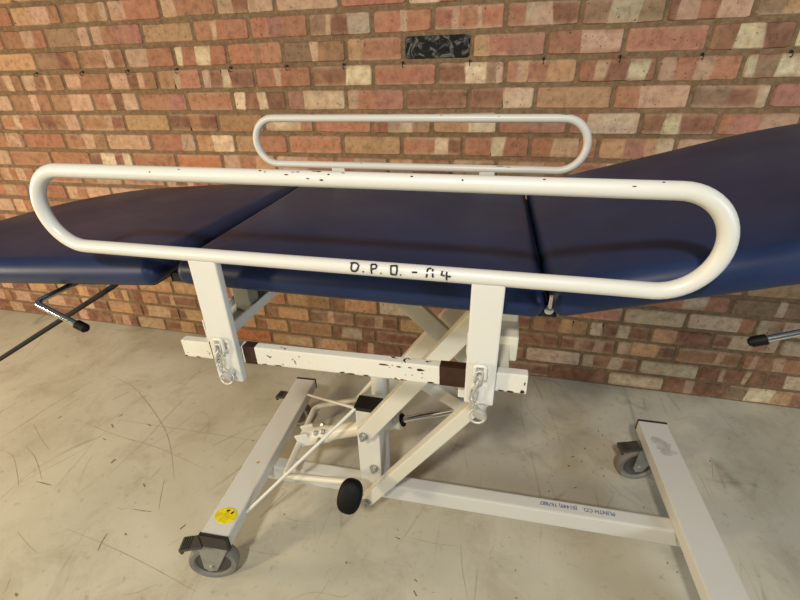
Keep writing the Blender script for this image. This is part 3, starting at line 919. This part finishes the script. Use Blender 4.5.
# --- lift: column, four parallel arms, bracket, jack
bm = B(); box(bm, -0.192, -0.130, -0.828, -0.770, 0.12, 0.448, 0.003)
colm = part('lift_column', bm, M['white'])
bm = B(); lathe2(bm, [(0, .018), (0, .022), (0.36, .022), (.362, .018)], (-0.158, -0.72, 0.12), (0, 0, 1), 24)
part('lift_column', bm, M['white'], None, 40)
bm = B(); box(bm, -0.194, -0.128, -0.830, -0.782, 0.439, 0.4505, 0.001)
part('black_tape', bm, M['black_tape'], colm, None, 'black tape wrapped over the column top')
def arm(p0, p1, wd, ht):
    bm = B(); beam(bm, p0, p1, wd, ht, 0.003)
    return part('lift_arm', bm, M['cream'])
def ext(p0, p1, a, b_):
    p0 = Vector(p0); p1 = Vector(p1); d = (p1 - p0).normalized()
    return p0 - d * a, p1 + d * b_
for (y, w_, hl, hu) in ((-0.848, 0.030, 0.034, 0.042), (-0.672, 0.030, 0.034, 0.042)):
    if y < -0.8:
        a, c = ext((-0.157, y, 0.147), (0.120, y, 0.545), 0.018, 0.016); arm(a, c, w_, hl)
    a, c = ext((-0.154, y, 0.398), (0.110, y, 0.776), 0.014, 0.02); arm(a, c, w_, hu)
for (x, z, y, l) in ((-0.166, 0.137, -0.863, 1), (-0.160, 0.390, -0.863, 1), (0.115, 0.542, -0.863, 1), (-0.150, 0.238, -0.828, 1)):
    bm = B()
    lathe2(bm, [(-0.002, .004), (-0.002, .0125), (.003, .0125), (.004, .012)], (x, y, z), (0, -1, 0), 20)
    lathe2(bm, [(.003, .003), (.003, .0085), (.011, .0085), (.012, .006), (.012, .004), (.018, .004), (.019, .002)], (x, y, z), (0, -1, 0), 6)
    part('pivot_bolt', bm, M['zinc'], None, 35)
# hanging bracket plates under the table frame
bm = B()
for y in (-0.828, -0.692):
    box(bm, 0.092, 0.140, y - 0.004, y + 0.004, 0.515, 0.775, 0.002)
box(bm, 0.134, 0.140, -0.824, -0.696, 0.62, 0.775, 0.001)
part('mounting_bracket', bm, M['cream'])
bm = B(); box(bm, 0.086, 0.132, -1.074, -1.045, 0.738, 0.778, 0.002)
part('frame_gusset', bm, M['white'])
# crossing brace behind the arms and the jack lever
bm = B(); beam(bm, (-0.150, -0.752, 0.802), (0.115, -0.752, 0.558), 0.014, 0.046, 0.002, up=(0, 0, 1))
part('diagonal_brace', bm, M['cream'])
bm = B(); beam(bm, (-0.04, -0.785, 0.540), (0.095, -0.785, 0.462), 0.03, 0.036, 0.003)
part('jack_lever', bm, M['white'])
P0 = Vector((-0.36, -0.765, 0.248)); P1 = Vector((0.066, -0.765, 0.432))
jd = (P1 - P0).normalized()
bm = B()
lathe2(bm, [(0, .012), (0, .024), (.012, .026), (.06, .026), (.066, .022), (.072, .0215), (.285, .0215), (.287, .025), (.300, .025), (.303, .012)], P0, jd, 26)
jack = part('hydraulic_jack', bm, M['cream'], None, 35)
bm = B(); lathe2(bm, [(0.298, .016), (0.298, .0175), (.306, .0175), (.307, .010)], P0, jd, 20)
part('seal_ring', bm, M['black_rubber'], jack, 35)
bm = B(); lathe2(bm, [(0.295, .006), (0.296, .0095), ((P1 - P0).length, .0095), ((P1 - P0).length + .001, .006)], P0, jd, 20)
part('piston_rod', bm, M['chrome'], jack, 35, 'chrome piston rod')
bm = B()
for (t, s) in ((0.02, 1), (0.045, 1), (0.03, -1)):
    q = P0 + jd * t
    lathe2(bm, [(0.018, .003), (0.018, .008), (.034, .008), (.036, .005)], q, (0.1, -0.6 * s, 0.9), 6)
lathe2(bm, [(0.0, .003), (0.0, .011), (.034, .011), (.036, .006)], P0 + jd * 0.035, (0.2, -1, 0.1), 14)
part('pump_fitting', bm, M['zinc'], jack, 35)

# --- base frame
BL = [(-0.533, -0.449), (-0.497, -1.075)]
BR = [(0.668, -0.421), (0.684, -1.068)]
ZT, ZH = 0.190, 0.040
bases = []
for (f_, n_, wd) in ((BL[0], BL[1], 0.074), (BR[0], BR[1], 0.086)):
    bm = B(); beam(bm, (f_[0], f_[1], ZT - ZH / 2), (n_[0], n_[1], ZT - ZH / 2), wd, ZH, 0.004)
    o = part('base_crossbar', bm, M['white'])
    bases.append(o)
    for (a, b_) in ((f_, n_), (n_, f_)):
        mt_, L = frame_mtx((a[0], a[1], ZT - ZH / 2), (b_[0], b_[1], ZT - ZH / 2))
        bm = B(); box(bm, -0.007, 0.0015, -wd / 2 - 0.0005, wd / 2 + 0.0005, -ZH / 2 - 0.0005, ZH / 2 + 0.0007, 0.002, mt_)
        part('end_cap', bm, M['plastic'], o, None, 'dark plastic end cap')
bm = B()
beam(bm, (-0.52, -0.801, 0.121), (0.69, -0.762, 0.121), 0.040, 0.058, 0.005)
beam_o = part('base_beam', bm, M['white'])
bm = B()
lathe2(bm, [(0, .001), (0, .023), (.0006, .023), (.0008, .001)], (0, 0, ZT + 0.0001), (0, 0, 1), 28)
for v in bm.verts:
    v.co.x = v.co.x * 1.28 - 0.4985; v.co.y -= 1.019
st = part('round_sticker', bm, M['yellow'], bases[0], None, 'round yellow sticker with two black marks')
bm = B()
for (x, y, a) in ((-0.500, -1.006, 30), (-0.486, -1.009, 60)):
    mt_ = Matrix.Translation((x, y, ZT + 0.0012)) @ Matrix.Rotation(R(a), 4, 'Z')
    box(bm, -0.004, 0.004, -0.0022, 0.0022, -0.0003, 0.0003, 0, mt_)
part('sticker_mark', bm, M['ink'], st)

bm = B()
for (u, v, su, sv) in ((0.662, -0.508, .024, .024), (0.680, -0.545, .028, .020), (0.672, -0.53, .03, .03)):
    blob(bm, lambda p, q: Vector((p, q, ZT + 0.0003 + 0.0001 * rnd.random())), u, v, su, sv)
for fc_ in bm.faces: fc_.material_index = 0
part('dust_smudge', bm, M['smudge'], bases[1], None, 'grey dust smudge')
bm = B(); blob(bm, lambda p, q: Vector((p, q, ZT + 0.0003)), -0.506, -0.845, .006, .006)
for fc_ in bm.faces: fc_.material_index = 0
part('paint_spot', bm, M['spot'], bases[0], None, 'small orange spot')

# printed lettering on the beam, to be read from the wall side
fc = bpy.data.curves.new('lettering', 'FONT')
fc.body = 'PLINTH CO.   (01449) 767887'
fc.size = 0.0165
fc.align_x = 'LEFT'
tmp = bpy.data.objects.new('lettering_tmp', fc)
COL.objects.link(tmp)
bpy.context.view_layer.update()
tm = bpy.data.meshes.new_from_object(tmp.evaluated_get(bpy.context.evaluated_depsgraph_get()))
bpy.data.objects.remove(tmp)
bm = B(); bm.from_mesh(tm)
xs_ = [v.co.x for v in bm.verts]
sx = 0.192 / (max(xs_) - min(xs_))
for v in bm.verts:
    v.co.x *= sx
bmesh.ops.transform(bm, verts=bm.verts, matrix=Matrix.Translation((0.497, -0.7600, 0.1504)) @ Matrix.Rotation(R(180 + 1.83), 4, 'Z'))
g = bmesh.ops.extrude_face_region(bm, geom=bm.faces[:])
bmesh.ops.translate(bm, verts=[v for v in g['geom'] if isinstance(v, bmesh.types.BMVert)], vec=(0, 0, 0.0003))
part('printed_lettering', bm, M['blue_ink'], beam_o, None, 'small blue printed company name and phone number')

# stays from the column top to the left crossbar
for q in ((-0.462, -0.985, ZT - 0.02), (-0.497, -0.52, ZT - 0.01)):
    bm = B(); tube(bm, [(-0.190, -0.826, 0.444), q], 0.0045, 12)
    part('stay_rod', bm, M['white'], None, 60)

# pedal bar and pedal
A_ = (-0.382, -0.905, 0.235); Bp = (-0.412, -0.632, 0.235)
bm = B()
pb = fillet([(-0.185, -0.925, 0.288), A_, Bp, (-0.27, -0.61, 0.275), (-0.17, -0.56, 0.40)], 0.02, 6)
tube(bm, pb, 0.0085, 14)
pedal = part('pedal_bar', bm, M['cream'], None, 60)
for y in (-0.745, -0.785):
    bm = B()
    mt_ = Matrix.Translation((-0.385, y, 0.245)) @ Matrix.Rotation(R(-24), 4, 'Y')
    box(bm, -0.016, 0.030, -0.004, 0.004, -0.020, 0.022, 0.003, mt_)
    part('pedal_clamp', bm, M['white'], pedal)
bm = B()
bmesh.ops.create_uvsphere(bm, u_segments=28, v_segments=18, radius=1)
pm = Matrix.Translation((-0.178, -0.945, 0.262)) @ Matrix.Rotation(R(8), 4, 'Y') @ Matrix.Rotation(R(-38), 4, 'X')
for v in bm.verts:
    x, y, z = v.co
    k = lambda t: math.copysign(abs(t) ** 0.8, t)
    v.co = pm @ Vector((k(x) * 0.031, k(y) * 0.02, k(z) * 0.043))
part('foot_pedal', bm, M['black_rubber'], pedal, 180, 'black rubber foot pedal')

# --- casters
def caster(x, y, yaw, brake):
    """stem under the crossbar at x, y; wheel trails in direction yaw"""
    root = bpy.data.objects.new('caster', None)
    COL.objects.link(root); root.parent = couch
    root.location = Vector((x, y, 0)) - CO
    root.rotation_euler = (0, 0, yaw)
    rw, tr = 0.064, 0.035          # wheel radius, trail
    def sub(name, bm, mat, smooth=None, label=None):
        o = mesh_obj(name, bm, mat, root, smooth)
        if label: o['label'] = label
        return o
    bm = B()
    hw = 0.015
    lathe2(bm, [(-hw * .7, .046), (-hw, .050), (-hw, .060), (-hw * .6, rw), (hw * .6, rw), (hw, .060), (hw, .050), (hw * .7, .046)], (tr, 0, rw), (0, 1, 0), 40, closed=True)
    sub('tyre', bm, M['tyre'], 40)
    bm = B()
    lathe2(bm, [(-hw * .55, .003), (-hw * .55, .047), (hw * .55, .047), (hw * .55, .003)], (tr, 0, rw), (0, 1, 0), 40)
    lathe2(bm, [(-hw * 1.1, .002), (-hw * 1.1, .012), (hw * 1.1, .012), (hw * 1.1, .002)], (tr, 0, rw), (0, 1, 0), 20)
    sub('hub', bm, M['hub'], 40)
    bm = B()
    for s in (-1, 1):
        yy = s * 0.021
        poly = [(-0.022, yy, 0.139), (0.052, yy, 0.139), (tr + 0.020, yy, rw - 0.002), (tr + 0.009, yy, rw - 0.017), (tr - 0.010, yy, rw - 0.016), (tr - 0.020, yy, rw + 0.002)]
        prism(bm, [(p[0], p[1] - 0.0015, p[2]) for p in poly], None, (0, 0.003, 0))
    box(bm, -0.02, 0.044, -0.0225, 0.0225, 0.136, 0.141, 0.001)
    lathe2(bm, [(0, .012), (0, .026), (.009, .026), (.010, .012)], (0, 0, 0.140), (0, 0, 1), 24)
    lathe2(bm, [(-.026, .002), (-.026, .007), (.026, .007), (.026, .002)], (tr, 0, rw), (0, 1, 0), 8)
    sub('fork', bm, M['zinc'], 35)
    if brake:
        bm = B()
        mt_ = Matrix.Translation((0.044, 0, 0.140)) @ Matrix.Rotation(R(9), 4, 'Y')
        box(bm, 0, 0.058, -0.019, 0.019, -0.003, 0.004, 0.002, mt_)
        for k in range(4):
            box(bm, 0.036 + k * 0.006, 0.039 + k * 0.006, -0.018, 0.018, 0.003, 0.0065, 0.0008, mt_)
        box(bm, 0.054, 0.062, -0.019, 0.019, -0.012, 0.005, 0.002, mt_)
        sub('brake_pedal', bm, M['pedal_grey'], None, 'dark grey ribbed brake pedal')
    return root
caster(-0.499, -1.055, R(196), True)
caster(0.668, -0.475, R(192), True)
caster(-0.532, -0.50, R(175), True)
caster(0.684, -1.02, R(40), True)

# --- levers under the end sections
def lever(pts, tip, mat, k=1):
    bm = B(); tube(bm, fillet(pts, 0.012, 6), 0.0055 * k, 14)
    o = part('release_lever', bm, mat, None, 60)
    a, c = Vector(tip[0]), Vector(tip[1])
    d = (c - a).normalized()
    bm = B(); lathe2(bm, [(0, .006 * k), (0, .0085 * k), ((c - a).length - .004, .0085 * k), ((c - a).length, .005 * k)], a, d, 18)
    part('rubber_tip', bm, M['black_rubber'], o, 40, 'black rubber tip')
lever([(-0.684, -0.72, 0.8465), (-0.684, -1.10, 0.842), (-0.598, -1.10, 0.803)], [(-0.606, -1.10, 0.8066), (-0.586, -1.10, 0.7975)], M['chrome'])
lever([(0.54, -0.72, 0.955), (0.54, -1.10, 0.954), (0.436, -1.10, 0.9085)], [(0.444, -1.10, 0.912), (0.428, -1.10, 0.905)], M['chrome'], .75)
bm = B(); tube(bm, [(-0.565, -0.99, 0.868), (-0.63, -0.99, 0.826), (-1.12, -0.99, 0.555)], 0.0055, 12)
part('support_strut', bm, M['black_paint'], None, 60, 'thin dark steel strut')
